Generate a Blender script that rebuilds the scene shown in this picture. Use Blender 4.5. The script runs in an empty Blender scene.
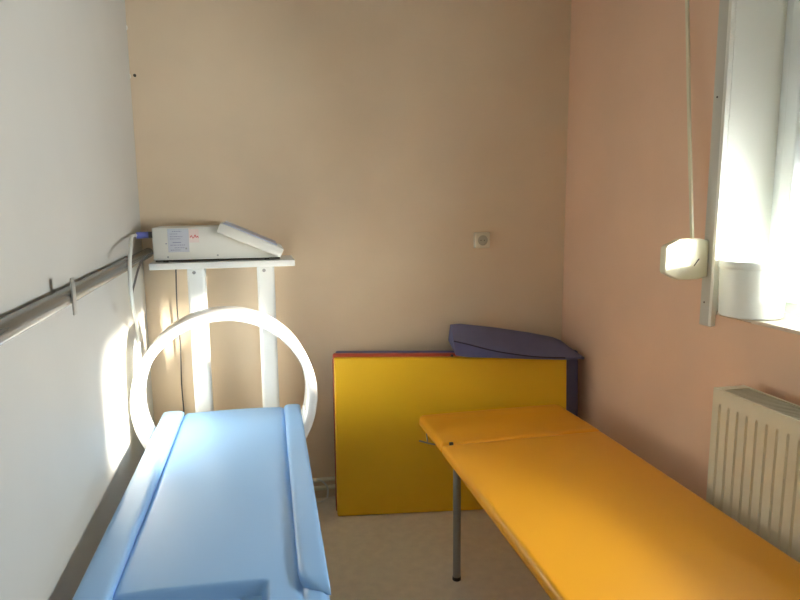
import bpy, bmesh, math, random
from mathutils import Vector, Matrix
random.seed(4)
S = bpy.context.scene
COL = S.collection
PI = math.pi

# ------------------------------------------------------------------ materials
def mat(name, col, rough=0.6, metal=0.0, bump=0.0, bscale=60.0, var=0.0, vscale=4.0, spec=0.5, coat=0.0):
    m = bpy.data.materials.new(name); m.use_nodes = True
    nt = m.node_tree; b = nt.nodes['Principled BSDF']
    b.inputs['Base Color'].default_value = (*col, 1)
    b.inputs['Roughness'].default_value = rough
    b.inputs['Metallic'].default_value = metal
    b.inputs['Specular IOR Level'].default_value = spec
    b.inputs['Coat Weight'].default_value = coat
    tc = nt.nodes.new('ShaderNodeTexCoord')
    if var > 0:
        n = nt.nodes.new('ShaderNodeTexNoise'); n.inputs['Scale'].default_value = vscale
        n.inputs['Detail'].default_value = 4
        r = nt.nodes.new('ShaderNodeValToRGB')
        r.color_ramp.elements[0].position = 0.3; r.color_ramp.elements[1].position = 0.7
        r.color_ramp.elements[0].color = (*[c*(1-var) for c in col], 1)
        r.color_ramp.elements[1].color = (*[min(1, c*(1+var)) for c in col], 1)
        nt.links.new(tc.outputs['Object'], n.inputs['Vector'])
        nt.links.new(n.outputs['Fac'], r.inputs['Fac'])
        nt.links.new(r.outputs['Color'], b.inputs['Base Color'])
    if bump > 0:
        n2 = nt.nodes.new('ShaderNodeTexNoise'); n2.inputs['Scale'].default_value = bscale
        n2.inputs['Detail'].default_value = 3
        bp = nt.nodes.new('ShaderNodeBump'); bp.inputs['Strength'].default_value = bump
        bp.inputs['Distance'].default_value = 0.002
        nt.links.new(tc.outputs['Object'], n2.inputs['Vector'])
        nt.links.new(n2.outputs['Fac'], bp.inputs['Height'])
        nt.links.new(bp.outputs['Normal'], b.inputs['Normal'])
    return m

M = {}
M['wall_left'] = mat('grey_white_paint', (0.54, 0.535, 0.50), 0.5, bump=0.15, bscale=45, var=0.03, vscale=2)
M['wall_back'] = mat('beige_paint', (0.76, 0.62, 0.45), 0.7, bump=0.2, bscale=70, var=0.03, vscale=3)
M['wall_right'] = mat('salmon_paint', (0.80, 0.54, 0.375), 0.7, bump=0.2, bscale=70, var=0.03, vscale=3)
M['ceiling'] = mat('ceiling_paint', (0.52, 0.51, 0.49), 0.8)
M['floor'] = mat('linoleum', (0.76, 0.715, 0.60), 0.4, bump=0.04, bscale=60, var=0.06, vscale=22)
M['white_paint'] = mat('white_enamel', (0.80, 0.82, 0.80), 0.35)
M['reveal'] = mat('white_plaster', (0.80, 0.81, 0.76), 0.7, bump=0.1)
M['upvc'] = mat('white_plastic_profile', (0.80, 0.84, 0.84), 0.25)
M['trim'] = mat('grey_white_strip', (0.56, 0.56, 0.50), 0.45)
M['trim_edge'] = mat('white_strip_edge', (0.82, 0.82, 0.76), 0.4)
M['sill'] = mat('sill_marble', (0.66, 0.58, 0.47), 0.35, var=0.1, vscale=14)
M['cream'] = mat('cream_plastic', (0.82, 0.79, 0.62), 0.35)
M['radiator'] = mat('cream_enamel', (0.71, 0.66, 0.50), 0.35)
M['radiator_top'] = mat('grey_grille', (0.52, 0.51, 0.41), 0.45)
M['bucket'] = mat('white_bucket_plastic', (0.80, 0.86, 0.82), 0.3)
M['blue_vinyl'] = mat('light_blue_vinyl', (0.26, 0.48, 0.80), 0.38, bump=0.06, bscale=140)
M['orange_vinyl'] = mat('orange_vinyl', (0.88, 0.40, 0.022), 0.34, bump=0.10, bscale=160)
M['yellow_vinyl'] = mat('yellow_vinyl', (0.93, 0.575, 0.018), 0.42, bump=0.12, bscale=120, var=0.03, vscale=3)
M['red_vinyl'] = mat('red_vinyl', (0.50, 0.075, 0.035), 0.45)
M['navy_vinyl'] = mat('navy_vinyl', (0.12, 0.135, 0.30), 0.45, bump=0.12, bscale=120, var=0.08, vscale=8)
M['navy_seam'] = mat('navy_seam', (0.02, 0.022, 0.06), 0.6)
M['device'] = mat('off_white_case', (0.70, 0.70, 0.655), 0.4)
M['device_panel'] = mat('blue_grey_panel', (0.45, 0.48, 0.60), 0.35)
M['sticker'] = mat('blue_grey_sticker', (0.50, 0.53, 0.60), 0.5)
M['ink'] = mat('grey_ink', (0.24, 0.26, 0.38), 0.6)
M['pink'] = mat('pale_pink_sticker', (0.74, 0.63, 0.60), 0.5)
M['red_ink'] = mat('red_ink', (0.65, 0.12, 0.13), 0.6)
M['grey_leg'] = mat('grey_steel_paint', (0.30, 0.29, 0.27), 0.35, metal=0.3)
M['pipe'] = mat('silver_pipe', (0.15, 0.15, 0.14), 0.24, metal=0.45, spec=0.8)
M['bracket'] = mat('zinc_bracket', (0.42, 0.42, 0.39), 0.4, metal=0.6)
M['screw'] = mat('screw_head', (0.34, 0.36, 0.37), 0.4, metal=0.6)
M['black'] = mat('black_rubber', (0.025, 0.025, 0.027), 0.5)
M['dark_cable'] = mat('dark_grey_cable', (0.10, 0.09, 0.085), 0.5)
M['white_cable'] = mat('white_cable', (0.76, 0.77, 0.72), 0.45)
M['blue_plug'] = mat('blue_plug', (0.16, 0.19, 0.60), 0.4)
M['grey_plug'] = mat('dark_grey_plug', (0.06, 0.065, 0.07), 0.5)
M['strap'] = mat('cream_strap', (0.74, 0.68, 0.50), 0.7)
M['socket'] = mat('cream_socket', (0.74, 0.68, 0.53), 0.4)
M['socket_well'] = mat('socket_well', (0.50, 0.45, 0.35), 0.5)
M['ring'] = mat('white_ring_gloss', (0.86, 0.86, 0.84), 0.18)
M['nail'] = mat('dark_nail', (0.06, 0.05, 0.04), 0.5, metal=0.5)
M['shutter'] = mat('roller_shutter', (0.35, 0.35, 0.33), 0.5)
M['door'] = mat('white_door', (0.62, 0.60, 0.55), 0.5)
def glass():
    m = bpy.data.materials.new('window_glass'); m.use_nodes = True
    nt = m.node_tree; nt.nodes.clear()
    o = nt.nodes.new('ShaderNodeOutputMaterial'); t = nt.nodes.new('ShaderNodeBsdfTransparent')
    g = nt.nodes.new('ShaderNodeBsdfGlossy'); g.inputs['Roughness'].default_value = 0.02
    mx = nt.nodes.new('ShaderNodeMixShader'); f = nt.nodes.new('ShaderNodeFresnel'); f.inputs['IOR'].default_value = 1.35
    nt.links.new(f.outputs[0], mx.inputs[0]); nt.links.new(t.outputs[0], mx.inputs[1]); nt.links.new(g.outputs[0], mx.inputs[2])
    nt.links.new(mx.outputs[0], o.inputs[0])
    return m
M['glass'] = glass()

# ------------------------------------------------------------------ helpers
def link(name, bm, m, parent=None, smooth=True, angle=38):
    bmesh.ops.recalc_face_normals(bm, faces=bm.faces)
    if smooth:
        for f in bm.faces: f.smooth = True
        a = math.radians(angle)
        for e in bm.edges:
            if len(e.link_faces) == 2 and e.calc_face_angle(0) > a: e.smooth = False
    me = bpy.data.meshes.new(name); bm.to_mesh(me); bm.free()
    me.materials.append(M[m])
    o = bpy.data.objects.new(name, me); COL.objects.link(o)
    if parent is not None: o.parent = parent
    return o
def merge(dst, src):
    me = bpy.data.meshes.new('tmp'); src.to_mesh(me); src.free(); dst.from_mesh(me); bpy.data.meshes.remove(me)
def box(bm, x0, x1, y0, y1, z0, z1, bev=0.0, seg=3):
    b = bmesh.new(); bmesh.ops.create_cube(b, size=1)
    for v in b.verts:
        v.co = Vector(((x0+x1)/2+v.co.x*(x1-x0), (y0+y1)/2+v.co.y*(y1-y0), (z0+z1)/2+v.co.z*(z1-z0)))
    if bev > 0: bmesh.ops.bevel(b, geom=b.edges[:], offset=bev, segments=seg, profile=0.5, affect='EDGES')
    merge(bm, b); return bm
def B(*a, **k): return box(bmesh.new(), *a, **k)
def tube(bm, pts, r, n=10, caps=True):
    pts = [Vector(p) for p in pts]; rings = []
    up = None
    for i, p in enumerate(pts):
        t = (pts[min(i+1, len(pts)-1)]-pts[max(i-1, 0)]).normalized()
        if up is None: up = Vector((0, 0, 1)) if abs(t.z) < .9 else Vector((1, 0, 0))
        s = t.cross(up).normalized(); u = s.cross(t).normalized(); up = u
        rr = r[i] if isinstance(r, (list, tuple)) else r
        rings.append([bm.verts.new(p+(s*math.cos(k*2*PI/n)+u*math.sin(k*2*PI/n))*rr) for k in range(n)])
    for a, b in zip(rings, rings[1:]):
        for k in range(n): bm.faces.new((a[k], a[(k+1) % n], b[(k+1) % n], b[k]))
    if caps: bm.faces.new(rings[0][::-1]); bm.faces.new(rings[-1])
    return bm
def T(pts, r, n=10): return tube(bmesh.new(), pts, r, n)
def spline(pts, k=8):
    P = [Vector(p) for p in pts]; P = [P[0]*2-P[1]]+P+[P[-1]*2-P[-2]]; out = []
    for i in range(1, len(P)-2):
        for j in range(k):
            t = j/k; a, b, c, d = P[i-1:i+3]
            out.append(0.5*((2*b)+(c-a)*t+(2*a-5*b+4*c-d)*t*t+(3*b-a-3*c+d)*t**3))
    out.append(P[-2]); return out
def lathe(bm, prof, c, axis='Z', n=40):
    rings = []
    for r, h in prof:
        ring = []
        for k in range(n):
            a = 2*PI*k/n; u, v = r*math.cos(a), r*math.sin(a)
            p = {'Z': (u, v, h), 'Y': (u, h, v), 'X': (h, u, v)}[axis]
            ring.append(bm.verts.new(Vector(c)+Vector(p)))
        rings.append(ring)
    for a, b in zip(rings, rings[1:]):
        for k in range(n): bm.faces.new((a[k], a[(k+1) % n], b[(k+1) % n], b[k]))
    return rings
def capped(prof, c, axis='Z', n=40):
    bm = bmesh.new(); R = lathe(bm, prof, c, axis, n); bm.faces.new(R[0][::-1]); bm.faces.new(R[-1]); return bm
def prism(bm, poly, y0, y1, bev=0.0, seg=2):          # polygon in XZ swept along Y
    b = bmesh.new()
    A = [b.verts.new((x, y0, z)) for x, z in poly]; C = [b.verts.new((x, y1, z)) for x, z in poly]; n = len(poly)
    b.faces.new(A); b.faces.new(C[::-1])
    for i in range(n): b.faces.new((A[i], C[i], C[(i+1) % n], A[(i+1) % n]))
    bmesh.ops.recalc_face_normals(b, faces=b.faces)
    if bev > 0: bmesh.ops.bevel(b, geom=b.edges[:], offset=bev, segments=seg, profile=0.5, affect='EDGES')
    merge(bm, b); return bm
def rounded_poly(x0, x1, y0, y1, rad, n=6):
    out = []
    for cx, cy, a0 in ((x1-rad, y1-rad, 0), (x0+rad, y1-rad, 90), (x0+rad, y0+rad, 180), (x1-rad, y0+rad, 270)):
        for i in range(n+1):
            a = math.radians(a0+90*i/n); out.append((cx+rad*math.cos(a), cy+rad*math.sin(a)))
    return out
def slab(x0, x1, y0, y1, z0, z1, rad, edge, seg=5):
    """flat cushion with rounded plan corners and a rounded rim"""
    bm = bmesh.new(); rings = []
    prof = []
    for i in range(seg+1):
        a = PI/2*i/seg; prof.append((edge*(1-math.sin(a)), z0+edge*(1-math.cos(a))))
    for i in range(seg+1):
        a = PI/2*i/seg; prof.append((edge*(1-math.cos(a)), z1-edge*(1-math.sin(a))))
    for ins, z in prof:
        rings.append([bm.verts.new((x, y, z)) for x, y in rounded_poly(x0+ins, x1-ins, y0+ins, y1-ins, max(rad-ins, .004))])
    n = len(rings[0])
    for a, b in zip(rings, rings[1:]):
        for k in range(n): bm.faces.new((a[k], a[(k+1) % n], b[(k+1) % n], b[k]))
    bm.faces.new(rings[0][::-1]); bm.faces.new(rings[-1])
    return bm
def thing(name, label, cat, loc=(0, 0, 0), rotz=0, group=None):
    o = bpy.data.objects.new(name, None); COL.objects.link(o)
    o.location = loc; o.rotation_euler = (0, 0, rotz); o.empty_display_size = .1
    o['label'] = label; o['category'] = cat
    if group: o['group'] = group
    return o
def tag(o, label, cat, group=None):
    o['label'] = label; o['category'] = cat
    if group: o['group'] = group
    return o
def struct(name, bm, m, parent=None, **k):
    o = link(name, bm, m, parent, **k); o['kind'] = 'structure'; return o

# ------------------------------------------------------------------ room shell
XL, XR, YB, YF, H = -0.545, 1.69, 3.32, -1.3, 2.85
struct('floor', B(XL-.2, XR+.3, YF-.2, YB+.2, -.12, 0), 'floor', smooth=False)
struct('ceiling', B(XL-.2, XR+.3, YF-.2, YB+.2, H, H+.15), 'ceiling', smooth=False)
wl = struct('wall_left', B(XL-.2, XL, YF, YB, 0, H), 'wall_left', smooth=False)
for z, s in ((2.405, .006), (2.19, .006)):
    b = bmesh.new(); bmesh.ops.create_icosphere(b, subdivisions=2, radius=s)
    for v in b.verts: v.co = Vector((XL+.001+v.co.x*.8, YB-.008+v.co.y, z+v.co.z*1.8+random.uniform(-.001, .001)))
    struct('paint_drip', b, 'trim_edge', wl)
struct('wall_back', B(XL-.2, XR+.3, YB, YB+.2, 0, H), 'wall_back', smooth=False)
struct('wall_front', B(XL-.2, XR+.3, YF-.2, YF, 0, H), 'wall_back', smooth=False)
WY0, WY1, WZ0, WZ1, XO = 0.88, 2.08, 1.165, 2.50, 2.02
b = bmesh.new()
box(b, XR, XO, YF, WY0, 0, H); box(b, XR, XO, WY1, YB, 0, H)
box(b, XR, XO, WY0, WY1, 0, WZ0); box(b, XR, XO, WY0, WY1, WZ1, H)
struct('wall_right', b, 'wall_right', smooth=False)
# plastered white reveal lining
b = bmesh.new()
box(b, XR+.001, 1.915, WY1-.006, WY1-.0005, WZ0, WZ1)
box(b, XR+.001, 1.90, WY0+.0005, WY0+.006, WZ0, WZ1)
box(b, XR+.001, 1.90, WY0+.006, WY1-.006, WZ1-.006, WZ1-.0005)
struct('trim_1', b, 'reveal', smooth=False)
# corner strip beside the window, running a little below the sill
t2 = struct('trim_2', B(XR-.011, XR-.0005, 2.088, 2.150, 1.115, 2.62, bev=.002), 'trim')
struct('strip_edge', B(XR-.020, XR-.0005, 2.0735, 2.0895, 1.120, 2.62, bev=.0015), 'trim_edge', t2)
b = bmesh.new()
for z in (1.205, 1.97):
    merge(b, capped([(.0001, 0), (.0035, 0), (.0035, .002), (.0001, .002)], (XR-.0128, 2.128, z), 'X', 12))
struct('screw', b, 'nail', t2)
# window: frame, sashes, panes, sill, roller shutter half way down outside
win = bpy.data.objects.new('window_1', None); COL.objects.link(win); win['kind'] = 'structure'; win.location = (XR, 1.34, WZ0)
def wpart(name, bm, m, **k):
    o = link(name, bm, m, win, **k); o.matrix_parent_inverse = Matrix.Translation((-XR, -1.34, -WZ0)); o['kind'] = 'structure'; return o
b = bmesh.new()
for y0, y1, z0, z1 in ((WY1-.055, WY1-.006, WZ0, WZ1-.006), (WY0+.006, WY0+.055, WZ0, WZ1-.006),
                       (WY0+.05, WY1-.05, WZ0, WZ0+.06), (WY0+.05, WY1-.05, WZ1-.06, WZ1-.006)):
    box(b, 1.90, 1.975, y0, y1, z0, z1, bev=.004, seg=2)
wpart('window_frame', b, 'upvc')
for ya, yb in ((WY0+.05, WY1-.05),):
    b = bmesh.new(); za, zb, w = WZ0+.055, WZ1-.055, .058
    for y0, y1, z0, z1 in ((ya, ya+w, za, zb), (yb-w, yb, za, zb), (ya+w-.005, yb-w+.005, za, za+w+.02), (ya+w-.005, yb-w+.005, zb-w, zb)):
        box(b, 1.885, 1.955, y0, y1, z0, z1, bev=.006, seg=3)
    sa = wpart('sash', b, 'upvc')
    g = wpart('pane', B(1.925, 1.931, ya+w-.008, yb-w+.008, za+w+.01, zb-w+.008), 'glass', smooth=False)
b = bmesh.new(); box(b, 1.682, 1.90, WY0+.007, 1.888, 1.1655, 1.180, bev=.004); box(b, XR+.002, 1.90, 1.885, WY1-.007, 1.1655, 1.180, bev=.002)
wpart('window_sill', b, 'sill')
b = bmesh.new(); z = 1.67
while z < WZ1+.05:
    box(b, 1.985, 1.999, WY0-.02, WY1+.02, z, z+.0425, bev=.005, seg=2); z += .042
wpart('roller_shutter', b, 'shutter')
# door behind the viewer
d = struct('door_1', B(.0, .86, YF+.001, YF+.045, .005, 2.05, bev=.004), 'door')
b = bmesh.new(); tube(b, [(.08, YF+.045, 1.02), (.08, YF+.10, 1.02)], .009); tube(b, [(.075, YF+.10, 1.02), (.19, YF+.10, 1.02)], .009)
struct('door_handle', b, 'bracket', d)

# ------------------------------------------------------------------ wall fittings
# thick silver pipe along the left wall
pz, px_ = 1.352, XL+.030
p = thing('wall_pipe', 'thick silver metal pipe running along the grey-white left wall', 'pipe', (px_, YF+.02, pz))
link('pipe_run', T([(0, .0, -.028), (0, 3.0, -.004), (0, 4.58, .014)], .0235, 20), 'pipe', p)
b = bmesh.new(); box(b, .0235, .0285, 3.13, 3.162, -.048, .054, bev=.002, seg=2)
link('pipe_bracket', b, 'bracket', p)
link('bracket_stem', T([(-.0295, 3.116, -.002), (.0, 3.116, -.002)], .006, 10), 'bracket', p)
# two thin heating pipes low on the back wall
for z, lab in ((.066, 'lower thin pale pipe along the foot of the beige back wall'), (.113, 'upper thin pale pipe along the foot of the beige back wall')):
    tag(link('heating_pipe', T([(XL+.01, YB-.02, z), (XR-.02, YB-.02, z)], .012, 14), 'cream'), lab, 'pipe')
# socket
s = thing('wall_socket', 'small square cream power socket alone on the beige back wall', 'socket', (1.194, YB, 1.389))
b = bmesh.new(); hs = .043
box(b, -hs, hs, -.03, -.0005, -hs, hs, bev=.005)
link('cover_plate', b, 'socket', s)
b = bmesh.new()
R_ = lathe(b, [(.0275, -.0335), (.0255, -.0335), (.0245, -.0305)], (0, 0, 0), 'Y', 32); b.faces.new(R_[-1])
link('socket_well', b, 'socket_well', s)
for x in (-.0095, .0095): link('contact_hole', capped([(.0026, -.0312), (.0026, -.0305)], (x, 0, 0), 'Y', 12), 'black', s)
# nail
b = bmesh.new(); tube(b, [(-.521, YB-.001, 2.19), (-.521, YB-.02, 2.192)], .0025, 8); tube(b, [(-.521, YB-.02, 2.192), (-.521, YB-.023, 2.192)], .007, 10)
tag(link('wall_nail', b, 'nail'), 'small dark nail high in the corner of the back wall', 'nail')
# strap winder and strap
w = thing('strap_winder', 'cream plastic shutter strap winder with a hanging strap beside the window', 'strap winder', (XR-.012, 2.118, 1.30))
poly = [(.0, .004), (.0, .142), (-.040, .152), (-.125, .150), (-.178, .128), (-.186, .118), (-.186, .030), (-.178, .020), (-.125, -.003), (-.04, -.004)]
link('casing', prism(bmesh.new(), poly, 0, .036, bev=.006, seg=3), 'cream', w)
b = bmesh.new(); box(b, -.0018, .0018, -.001, .002, -.017, .017)
bmesh.ops.rotate(b, verts=b.verts, cent=(0, 0, 0), matrix=Matrix.Rotation(math.radians(38), 3, 'Y'))
bmesh.ops.translate(b, verts=b.verts, vec=(-.052, .0, .062)); link('slot', b, 'nail', w)
b = bmesh.new(); pa = [(-.061, .020, .145), (-.048, .09, .55), (-.022, .19, 1.10), (-.004, .236, 1.30)]
V = []
for x, y, z in pa:
    V.append([b.verts.new((x-.0035, y-.006, z)), b.verts.new((x+.0035, y-.007, z)), b.verts.new((x+.0035, y+.007, z)), b.verts.new((x-.0035, y+.008, z))])
for a, c in zip(V, V[1:]):
    for k in range(4): b.faces.new((a[k], a[(k+1) % 4], c[(k+1) % 4], c[k]))
b.faces.new(V[0][::-1]); b.faces.new(V[-1]); link('strap', b, 'strap', w, smooth=False)

# bucket on the sill
k = thing('bucket', 'round white plastic tub with a lid on the window sill', 'tub', (1.738, 1.956, 1.180))
link('tub_body', capped([(.098, 0), (.104, .004), (.1055, .03), (.110, .165), (.110, .176)], (0, 0, 0), 'Z', 48), 'bucket', k)
link('lid', capped([(.1125, .174), (.114, .177), (.114, .196), (.111, .201), (.104, .201), (.100, .197), (.02, .197)], (0, 0, 0), 'Z', 48), 'bucket', k)

# ------------------------------------------------------------------ radiator
r = thing('radiator', 'cream ribbed panel radiator under the window', 'radiator', (1.52, 1.852, .347))
L, Hh = 1.16, .607
b = bmesh.new(); pitch = .0415; n = int((L-.05)/pitch)      # pressed front sheet with vertical channels
xs = [(0, .0)]
cols = [(0.0, 0.0, 0)]
y = .030
prof = [(0.0, 0.0)]
while y+pitch < L-.02:
    prof += [(y, 0), (y+.0035, 1), (y+.0085, 1), (y+.012, 0)]; y += pitch
prof.append((L, 0.0))
rows = [(0, 0), (.035, 0), (.048, 1), (Hh-.060, 1), (Hh-.046, 0), (Hh, 0)]
grid = [[b.verts.new((.007*dd*rr, -yy, zz)) for yy, dd in prof] for zz, rr in rows]
for A, C in zip(grid, grid[1:]):
    for i in range(len(A)-1): b.faces.new((A[i], A[i+1], C[i+1], C[i]))
link('front_panel', b, 'radiator', r, smooth=False)
b = bmesh.new(); box(b, .0075, .012, -L, -.0005, 0, Hh-.004); box(b, .105, .117, -L, -.002, .0, Hh-.02, bev=.003)
for i in range(12): box(b, .012, .105, -.1-i*.085-.05, -.1-i*.085, .05, Hh-.05)
link('rear_panel', b, 'radiator', r, smooth=False)
b = bmesh.new(); box(b, .0, .120, -.003, .0, .012, Hh-.001, bev=.001, seg=1); box(b, .0, .120, -L, -L+.003, .012, Hh-.001, bev=.001, seg=1)
box(b, .0, .010, -L, 0, Hh-.004, Hh+.003, bev=.002, seg=2); box(b, .110, .120, -L, 0, Hh-.004, Hh+.003, bev=.002, seg=2)
box(b, .009, .111, -.035, 0, Hh-.004, Hh+.002, bev=.001, seg=1)
link('casing', b, 'radiator', r)
b = bmesh.new(); y = -.038
while y > -L+.01:
    box(b, .010, .110, y-.007, y, Hh-.010, Hh-.001); y -= .0115
box(b, .010, .110, -L+.01, -.036, Hh-.013, Hh-.009)
link('top_grille', b, 'radiator_top', r, smooth=False)
b = bmesh.new(); b.free()
for y in (-.25, -.95): link('wall_bracket', B(.117, .1695, y, y+.04, .08, .52), 'bracket', r)
b = bmesh.new(); tube(b, [(.06, -.05, 0.02), (.06, -.05, -.12), (.06, -.05, -.3465)], .009); link('feed_pipe', b, 'radiator', r)

# ------------------------------------------------------------------ mats leaning on the back wall
yaw, lean = math.radians(-8.0), math.radians(4.6)
def leaning(o, off, x):
    # off: distance of the mat's back face behind the front face line of the first mat
    c, s_ = math.cos(yaw), math.sin(yaw)
    bx, by = .345, 3.075
    o.location = (bx+c*x-s_*off, by+s_*x+c*off, 0.0)
    o.rotation_euler = (-lean, 0, yaw)
def make_mat(name, m, Lx, Hz, t, seam):
    e = thing(name, '', 'gym mat')
    bm = B(0, Lx, -t, 0, 0, Hz, bev=.011, seg=4)
    for v in bm.verts:                                    # softly filled faces and a slightly sagging top
        u, q = v.co.x/Lx, v.co.z/Hz
        v.co.z -= .030*u*u*q
    link('mat_body', bm, m, e)
    for xx, dz_ in ((Lx, .05), (0, .03)): link('side_seam', T([(xx, -t*.5, .02), (xx, -t*.5, Hz-dz_)], .0022, 6), seam, e)
    return e
ym = make_mat('exercise_mat', 'yellow_vinyl', 1.205, .822, .048, 'navy_seam'); leaning(ym, .048, 0)
ym['label'] = 'large yellow exercise mat leaning in front of the other mats'
rm = make_mat('exercise_mat', 'red_vinyl', 1.20, .832, .045, 'navy_seam'); leaning(rm, .094, -.007)
rm['label'] = 'red exercise mat behind the yellow mat, only its edge showing'
nm = make_mat('exercise_mat', 'navy_vinyl', 1.295, .832, .045, 'navy_seam'); leaning(nm, .140, .006)
nm['label'] = 'dark navy exercise mat furthest back, its end sticking out right'
for o in (ym, rm, nm): o['group'] = 'exercise mats leaning on the back wall'

# navy wedge lying over the mats' top edges
wd = thing('wedge_cushion', 'dark navy blue wedge cushion lying on top of the leaning mats', 'wedge cushion', (1.018, 3.04, .84))
#            x, y, z : bottom front, seam front, top back, bottom back
cols = [((.945, 3.035, .824), (.930, 3.022, .903), (.985, 3.262, .942), (.975, 3.265, .852)),
        ((1.000, 3.010, .817), (1.000, 3.004, .886), (1.040, 3.262, .943), (1.030, 3.265, .848)),
        ((1.142, 2.985, .810), (1.142, 2.980, .847), (1.227, 3.262, .915), (1.227, 3.265, .842)),
        ((1.334, 2.958, .798), (1.334, 2.953, .814), (1.440, 3.262, .874), (1.440, 3.265, .824)),
        ((1.500, 2.940, .789), (1.500, 2.936, .801), (1.585, 3.262, .840), (1.585, 3.265, .806)),
        ((1.585, 2.940, .787), (1.587, 2.936, .798), (1.635, 3.255, .818), (1.632, 3.260, .800)),
        ((1.622, 2.965, .776), (1.628, 2.965, .787), (1.664, 3.230, .790), (1.660, 3.230, .768))]
b = bmesh.new(); base = Vector((1.0, 3.04, .84)); V = []
for c in cols:
    q0, q1, q2, q3 = [Vector(p)-base for p in c]
    ring = []
    for A, C, n in ((q0, q1, 3), (q1, q2, 8), (q2, q3, 3), (q3, q0, 6)):
        for i in range(n): ring.append(A.lerp(C, i/n))
    V.append([b.verts.new(p) for p in ring])
for A, C in zip(V, V[1:]):
    n = len(A)
    for i in range(n): b.faces.new((A[i], A[(i+1) % n], C[(i+1) % n], C[i]))
b.faces.new(V[0][::-1]); b.faces.new(V[-1])
wb = link('cushion_body', b, 'navy_vinyl', wd, angle=50)
sm = wb.modifiers.new('bevel', 'BEVEL'); sm.width = .008; sm.segments = 3; sm.limit_method = 'ANGLE'; sm.angle_limit = math.radians(42)
b = bmesh.new(); tube(b, spline([Vector(c[1])-base+Vector((0, -.001, 0)) for c in cols[:5]], 6), .0035, 8); link('seam_piping', b, 'navy_seam', wd)
zp = bmesh.new(); box(zp, -.082, -.070, -.02, -.004, -.018, -.008, bev=.002, seg=1); link('zip_pull', zp, 'black', wd)

# ------------------------------------------------------------------ orange massage couch
c = thing('massage_couch', 'orange vinyl massage couch on thin grey legs in front of the right wall', 'massage couch', (.715, 2.44, 0))
Wc = .728
def bend(bm, fn):
    bmesh.ops.subdivide_edges(bm, edges=bm.edges[:], cuts=0)
    for v in bm.verts: v.co = fn(v.co)
    return bm
def cushion(y0, y1, rads, zt):
    """upholstered panel: grid top, rounded rim, rounded plan corners at one end"""
    bm = bmesh.new(); nx, ny = 26, 40; th = .040; e = .016
    def plan(u, v):
        x, y = u*Wc, y0+(y1-y0)*v
        r0, r1 = rads
        for r_, ye, sgn in ((r0, y0, 1), (r1, y1, -1)):
            if r_ > 0:
                dy = (y-ye)*sgn
                if dy < r_:
                    ins = r_-math.sqrt(max(r_*r_-(r_-dy)**2, 0)); x = ins+(Wc-2*ins)*u
        return x, y
    us = [0, .004, .01, .018, .03]+[.03+.94*i/(nx-1) for i in range(1, nx-1)]+[.97, .982, .99, .996, 1]
    Ly = y1-y0
    ed = [0, .003/Ly, .008/Ly, .014/Ly, .022/Ly, .035/Ly]
    vs = ed+[ed[-1]+(1-2*ed[-1])*i/(ny-1) for i in range(1, ny-1)]+[1-t for t in ed[::-1]]
    top, bot = [], []
    for v in vs:
        rt, rb = [], []
        for u in us:
            x, y = plan(u, v)
            dist = min(u*Wc, (1-u)*Wc, v*Ly, (1-v)*Ly)
            dr = 0 if dist >= e else e-math.sqrt(max(e*e-(e-dist)**2, 0))
            dome = .004*math.sin(PI*u)*min(1, v*Ly/.12, (1-v)*Ly/.12)
            z = zt(y)
            rt.append(bm.verts.new((x, y, z-dr+dome))); rb.append(bm.verts.new((x, y, z-th+dr*.3)))
        top.append(rt); bot.append(rb)
    m_, n_ = len(vs), len(us)
    for j in range(m_-1):
        for i in range(n_-1):
            bm.faces.new((top[j][i], top[j][i+1], top[j+1][i+1], top[j+1][i])); bm.faces.new((bot[j][i], bot[j+1][i], bot[j+1][i+1], bot[j][i+1]))
    for j in range(m_-1):
        for i in (0, n_-1): bm.faces.new((top[j][i], top[j+1][i], bot[j+1][i], bot[j][i]))
    for i in range(n_-1):
        for j in (0, m_-1): bm.faces.new((top[j][i], bot[j][i], bot[j][i+1], top[j][i+1]))
    return bm
link('main_cushion', cushion(-1.75, -.0035, (.03, .006), lambda y: .600), 'orange_vinyl', c, angle=60)
link('head_cushion', cushion(.0035, .415, (.006, .045), lambda y: .602-.010*(y/.4)), 'orange_vinyl', c, angle=60)
b = bmesh.new()
for x in (.045, Wc-.055): box(b, x, x+.025, -1.70, .36, .530, .559, bev=.002, seg=1)
for y in (-1.68, -.9, -.05): box(b, .05, Wc-.05, y, y+.025, .532, .557, bev=.002, seg=1)
link('frame', b, 'grey_leg', c)
for x in (.060, Wc-.060):
    for y in (-.025, -1.60):
        o = link('leg', T([(x, y, .555), (x, y, .012)], .0165, 16), 'grey_leg', c)
        link('foot_cap', capped([(.018, 0), (.018, .012), (.017, .015)], (x, y, 0), 'Z', 16), 'black', o)
link('hinge_lever', T([(-.062, .135, .572), (-.01, .115, .560), (.06, .115, .545)], .0035, 8), 'grey_leg', c)
b = bmesh.new(); box(b, -.012, -.008, .10, .125, .55, .615, bev=.001, seg=1); link('ratchet_bar', T([(-.02, .15, .56), (.02, .33, .552)], .003, 8), 'grey_leg', c); b.free()
link('hinge_clip', B(.034, .050, -.007, .007, .592, .6055, bev=.002, seg=2), 'black', c)

# ------------------------------------------------------------------ blue therapy bed
bed = thing('therapy_bed', 'light blue vinyl therapy bed with side bolsters beside the left wall', 'therapy bed', (-.16, 1.9, 0), math.radians(-1.0))
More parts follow.
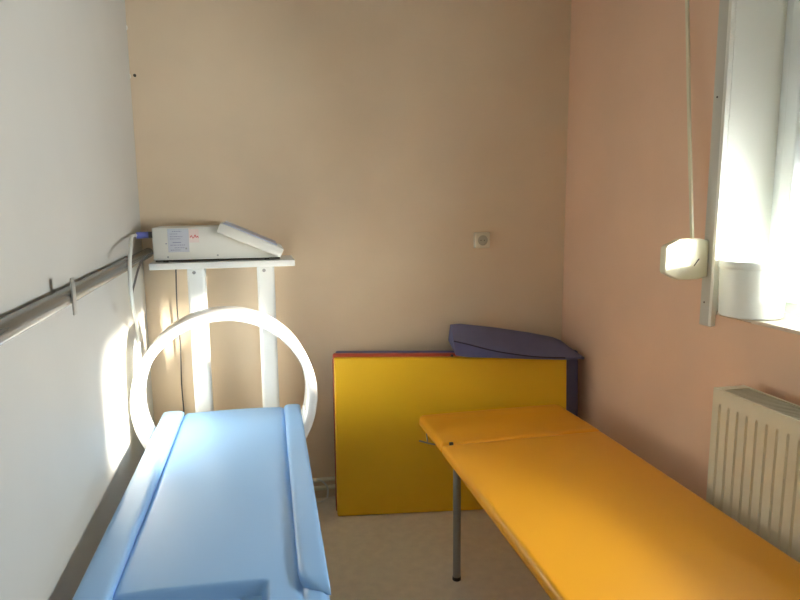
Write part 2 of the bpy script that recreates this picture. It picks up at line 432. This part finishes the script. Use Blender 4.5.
# pad as a height field
xs = []; x0, x1, ya, yb = -.300, .300, -1.25, 1.135
def sm(a, b_, t):
    t = max(0, min(1, (t-a)/(b_-a))); return t*t*(3-2*t)
def lin(a, b_, n): return [a+(b_-a)*i/n for i in range(n+1)]
gx = sorted(set([round(v, 4) for v in lin(-.3, .3, 60)+lin(-.3, -.27, 10)+lin(.27, .3, 10)+lin(.125, .165, 12)+lin(-.255, -.20, 22)+lin(.215, .26, 18)]))
gy = sorted(set([round(v, 4) for v in lin(ya, yb, 70)+lin(-.38, -.28, 24)+lin(yb-.04, yb, 10)]))
def rec(x, y):
    f = -.318+(-.035)*x                                   # front lip of the head recess
    return .042*(1-sm(f-.022, f, y))*sm(-.262, -.242, x)*(1-sm(.130, .158, x))
def ztop(x, y):
    e = .028; z = .632
    d_ = min(x+.3, .3-x, yb-y, y-ya)
    if d_ < e: z -= e-math.sqrt(max(e*e-(e-d_)**2, 0))
    z += .006*(1-(x/.24)**2) if abs(x) < .24 else 0
    z -= .009*(math.exp(-((x+.222)/.009)**2)+math.exp(-((x-.236)/.009)**2))*sm(-.45, -.40, y)
    return z-rec(x, y)
b = bmesh.new()
G = [[b.verts.new((x*(1.035-.035*sm(-.30, .30, y)), y, ztop(x, y))) for x in gx] for y in gy]
Gb = [[b.verts.new((x*.92, y, .600)) for x in gx] for y in gy]
for j in range(len(gy)-1):
    for i in range(len(gx)-1):
        b.faces.new((G[j][i], G[j][i+1], G[j+1][i+1], G[j+1][i])); b.faces.new((Gb[j][i], Gb[j+1][i], Gb[j+1][i+1], Gb[j][i+1]))
    for i in (0, len(gx)-1): b.faces.new((G[j][i], G[j+1][i], Gb[j+1][i], Gb[j][i]))
for i in range(len(gx)-1):
    for j in (0, len(gy)-1): b.faces.new((G[j][i], Gb[j][i], Gb[j][i+1], G[j][i+1]))
link('pad', b, 'blue_vinyl', bed, angle=70)
def bolster(xa, xb, y0, y1, flip):
    """soft side roll: superellipse section, round at the near inner corner"""
    bm = bmesh.new(); ny, nt = 60, 20; zb, zh = .625, .655; R_ = []
    for j in range(ny+1):
        y = y0+(y1-y0)*(j/ny)
        dn, df = y-y0, y1-y
        hn = 1 if dn > .055 else math.sqrt(max(1-(1-dn/.055)**2, 0.0004))
        hf = 1 if df > .03 else math.sqrt(max(1-(1-df/.03)**2, 0.03))
        h = (.35+.65*hn)*(.5+.5*hf) if dn > 0 else .02
        wi = 1 if dn > .10 else math.sqrt(max(1-(1-dn/.10)**2, 0.001))
        ring = []
        lo, hi = (xa, xb)
        if flip > 0: lo = xb-(xb-xa)*wi
        else: hi = xa+(xb-xa)*wi
        cx, a = (lo+hi)/2, (hi-lo)/2
        for q in range(nt):
            th = PI*q/(nt-1); cs, sn = math.cos(th), math.sin(th)
            ring.append(bm.verts.new((cx-a*math.copysign(abs(cs)**.45, cs), y, zb+(zh-zb)*h*(sn**.45 if sn > 0 else 0))))
        R_.append(ring)
    for A, C in zip(R_, R_[1:]):
        for q in range(nt-1): bm.faces.new((A[q], A[q+1], C[q+1], C[q]))
        bm.faces.new((A[-1], A[0], C[0], C[-1]))
    bm.faces.new(R_[0]); bm.faces.new(R_[-1][::-1])
    return bm
link('bolster', bolster(-.313, -.222, -.46, 1.12, -1), 'blue_vinyl', bed, angle=70)
link('bolster', bolster(.236, .313, -.415, 1.10, 1), 'blue_vinyl', bed, angle=70)
b = bmesh.new()
for x in (-.1925, .1575): box(b, x, x+.035, -1.2, 1.10, .560, .6005, bev=.003, seg=2)
for y in (-1.15, 0, 1.03): box(b, -.18, .18, y, y+.035, .562, .598, bev=.003, seg=2)
link('frame', b, 'white_paint', bed)
for x in (-.175, .175):
    for y in (-1.05, .55):
        o = link('leg', B(x-.0175, x+.0175, y-.0175, y+.0175, .02, .565, bev=.004), 'white_paint', bed)
        link('foot_cap', capped([(.022, 0), (.022, .016), (.012, .021)], (x, y, 0), 'Z', 18), 'black', o)

# magnetotherapy ring around the bed
rg = thing('therapy_ring', 'big glossy white therapy ring standing around the far end of the blue bed', 'therapy ring', (-.150, 2.70, .775), math.radians(1.0))
b = bmesh.new(); ro, ri, dp = .382, .342, .165
prof = []
for r_, h in ((ro-.006, 0), (ro, .006), (ro, dp-.006), (ro-.006, dp), (ri+.006, dp), (ri, dp-.006), (ri, .006), (ri+.006, 0), (ro-.006, 0)):
    prof.append((r_, h))
b2 = bmesh.new(); N = 96; rings = []
for r_, h in prof[:-1]: rings.append([b2.verts.new((r_*math.cos(2*PI*k_/N), h, r_*math.sin(2*PI*k_/N))) for k_ in range(N)])
for i in range(len(rings)):
    A, C = rings[i], rings[(i+1) % len(rings)]
    for k_ in range(N): b2.faces.new((A[k_], A[(k_+1) % N], C[(k_+1) % N], C[k_]))
b.free(); link('coil_ring', b2, 'ring', rg, angle=60)
for s_ in (-1, 1):
    link('side_bracket', B(s_*.328-.005, s_*.328+.005, .03, .10, -.13, -.075, bev=.003), 'white_paint', rg)
link('ring_foot', B(-.20, .20, .0, dp, -.765, -.374, bev=.01), 'white_paint', rg)

# ------------------------------------------------------------------ trolley behind the bed
t = thing('equipment_trolley', 'white trolley with two posts and a shelf in the back left corner', 'trolley', (-.15, 3.15, 0))
link('shelf', B(-.320, .320, -.155, .130, 1.309, 1.338, bev=.004), 'white_paint', t)
for x in (-.132, .187):
    o = link('post', B(x-.041, x+.041, -.045, .035, .06, 1.309, bev=.017, seg=5), 'white_paint', t)
    for z in (1.282, 1.062): link('bolt', capped([(.008, 0), (.008, -.003), (.006, -.005), (.0005, -.005)], (x-.008, -.045, z), 'Y', 16), 'screw', o)
link('base', B(-.22, .27, -.12, .10, .045, .10, bev=.01), 'white_paint', t)
for x in (-.19, .24):
    for y in (-.09, .07): link('castor', capped([(.012, -.012), (.022, -.010), (.022, .010), (.012, .012)], (x, y, .022), 'X', 18), 'black', t)
# control unit on the shelf
dv = thing('control_unit', 'white wedge shaped therapy control unit lying on the trolley shelf', 'control unit', (-.155, 3.13, 1.338))
link('case', prism(bmesh.new(), [(-.297, .011), (.262, .011), (.258, .028), (.010, .158), (-.297, .156)], -.102, .14, bev=.004), 'device', dv)
dx, dz = .262+.018, -.150; Ld = math.hypot(.28, .15)
b = B(0, .305, -.134, .160, -.036, .008, bev=.005, seg=2)
bmesh.ops.rotate(b, verts=b.verts, cent=(0, 0, 0), matrix=Matrix.Rotation(math.radians(24), 3, 'Y')); bmesh.ops.translate(b, verts=b.verts, vec=(-.004, 0, .168)); fp = link('front_bezel', b, 'device', dv)
b = B(.012, .27, -.122, .150, .006, .015, bev=.002, seg=1)
bmesh.ops.rotate(b, verts=b.verts, cent=(0, 0, 0), matrix=Matrix.Rotation(math.radians(24), 3, 'Y')); bmesh.ops.translate(b, verts=b.verts, vec=(-.004, 0, .168)); link('keypad', b, 'device_panel', fp)
b = B(-.29, .26, -.097, .135, .004, .0112); link('underside', b, 'nail', dv)
for x in (-.25, .2):
    for y in (-.07, .1): link('rubber_foot', capped([(.012, 0), (.012, .006)], (x, y, 0), 'Z', 14), 'black', dv)
st = link('type_label', B(-.232, -.142, -.1035, -.1019, .046, .151), 'sticker', dv, smooth=False)
b = bmesh.new()
for z, xa, xb in ((.139, -.212, -.172), (.128, -.222, -.19), (.116, -.222, -.168), (.106, -.222, -.176), (.078, -.222, -.160), (.066, -.205, -.162), (.056, -.222, -.178)):
    xx = xa
    while xx < xb:
        wdt = random.uniform(.003, .009); box(b, xx, min(xx+wdt, xb), -.1041, -.1034, z-.0016, z+.0016); xx += wdt+.002
box(b, -.212, -.176, -.1041, -.1034, .088, .0915); box(b, -.243, -.236, -.1029, -.1019, .083, .087); link('label_print', b, 'ink', st, smooth=False)
ps = link('pink_sticker', B(-.141, -.098, -.1035, -.1019, .088, .149), 'pink', dv, smooth=False)
b = bmesh.new(); tube(b, spline([(-.136, -.1036, .110), (-.130, -.1036, .119), (-.125, -.1036, .108), (-.119, -.1036, .112), (-.114, -.1036, .122), (-.110, -.1036, .111), (-.103, -.1036, .116), (-.101, -.1036, .108)], 5), .0017, 6)
link('red_print', b, 'red_ink', ps)
for x, z in ((-.235, .025), (-.02, .028), (-.155, .062)): link('case_screw', capped([(.0045, 0), (.0045, -.0015), (.0005, -.002)], (x, -.102, z), 'Y', 12), 'screw', dv)

# cables
cb = thing('white_cable', 'white cable with a blue plug curving down from the control unit', 'cable', (-.452, 3.07, 1.455))
o3 = Vector((-.452, 3.07, 1.455))
link('plug', T([(-.022, 0, .007), (-.071, -.008, .006)], .015, 16), 'blue_plug', cb)
link('socket_collar', T([(.0, 0, .007), (-.024, 0, .007)], .0145, 16), 'grey_plug', cb)
pts = [(-.524, 3.060, 1.462), (-.519, 2.93, 1.462), (-.478, 2.66, 1.440), (-.462, 2.53, 1.385), (-.461, 2.505, 1.31), (-.478, 2.62, 1.20), (-.505, 2.82, 1.10), (-.528, 2.955, .98), (-.528, 2.95, .80), (-.527, 2.95, .5), (-.52, 2.98, .08), (-.50, 3.1, .012), (-.38, 3.22, .012)]
link('cord', T(spline([Vector(p)-o3 for p in pts], 8), .0068, 10), 'white_cable', cb)
dk = [(-.450, 3.09, 1.378), (-.462, 3.03, 1.380), (-.464, 2.86, 1.378), (-.464, 2.74, 1.355), (-.480, 2.72, 1.30), (-.520, 2.83, 1.20), (-.537, 2.995, 1.05), (-.537, 3.01, .9), (-.537, 3.01, .4), (-.53, 3.05, .03), (-.47, 3.2, .012)]
tag(link('power_cord', T(spline(dk, 8), .0045, 8), 'dark_cable'), 'dark power cord running from the control unit down the left corner', 'cable')
tag(link('thin_cable', T(spline([(-.392, 3.296, 1.29), (-.398, 3.300, 1.1), (-.394, 3.302, .9), (-.400, 3.303, .7), (-.396, 3.290, .5), (-.402, 3.285, .16), (-.38, 3.26, .02), (-.3, 3.22, .008)], 8), .0032, 8), 'dark_cable'), 'thin dark cable hanging straight down the back wall behind the trolley shelf', 'cable')
tag(link('loose_cable', T(spline([(.262, 3.272, .132), (.290, 3.268, .118), (.316, 3.266, .085), (.318, 3.264, .045), (.300, 3.262, .012), (.22, 3.25, .006), (.05, 3.24, .006)], 8), .0050, 8), 'white_cable'), 'short white cable looping over the low pipes left of the mats', 'cable')

# ------------------------------------------------------------------ light
wld = bpy.data.worlds.new('sky'); S.world = wld; wld.use_nodes = True
bg = wld.node_tree.nodes['Background']; bg.inputs['Color'].default_value = (0.88, 0.95, 0.95, 1); bg.inputs['Strength'].default_value = 12.0
sl = bpy.data.lights.new('sun', 'SUN'); sl.energy = 16; sl.angle = math.radians(5); sl.color = (1.0, .93, .80)
so = bpy.data.objects.new('sun', sl); COL.objects.link(so)
so.rotation_euler = Vector((-1.0, .58, -.262)).to_track_quat('-Z', 'Y').to_euler()
pl = bpy.data.lights.new('window_portal', 'AREA'); pl.shape = 'RECTANGLE'; pl.size = WY1-WY0; pl.size_y = WZ1-WZ0
pl.cycles.is_portal = True
po = bpy.data.objects.new('window_portal', pl); COL.objects.link(po); po.location = (2.03, (WY0+WY1)/2, (WZ0+WZ1)/2)
po.rotation_euler = (0, math.radians(90), 0); pl.size, pl.size_y = WZ1-WZ0, WY1-WY0

# ------------------------------------------------------------------ camera
cm = bpy.data.cameras.new('camera'); cm.sensor_width = 36; cm.lens = 640/800*36; cm.clip_start = .02
co = bpy.data.objects.new('camera', cm); COL.objects.link(co)
r0 = Vector((.976, -.219, -.009)); d0 = Vector((-.041, -.146, -.988)); f0 = Vector((.215, .965, -.152))
f0.normalize(); r0 = (r0-f0*r0.dot(f0)).normalized(); u0 = r0.cross(f0).normalized()
co.matrix_world = Matrix(((r0.x, u0.x, -f0.x, 0), (r0.y, u0.y, -f0.y, 0), (r0.z, u0.z, -f0.z, 1.6), (0, 0, 0, 1)))
S.camera = co
S.view_settings.view_transform = 'Standard'; S.view_settings.look = 'None'
S.view_settings.exposure = 1.9; S.view_settings.gamma = 1.0; S.view_settings.use_curve_mapping = False
try:
    S.cycles.max_bounces = 14; S.cycles.diffuse_bounces = 10; S.cycles.caustics_reflective = True; S.cycles.blur_glossy = .3
except Exception: pass
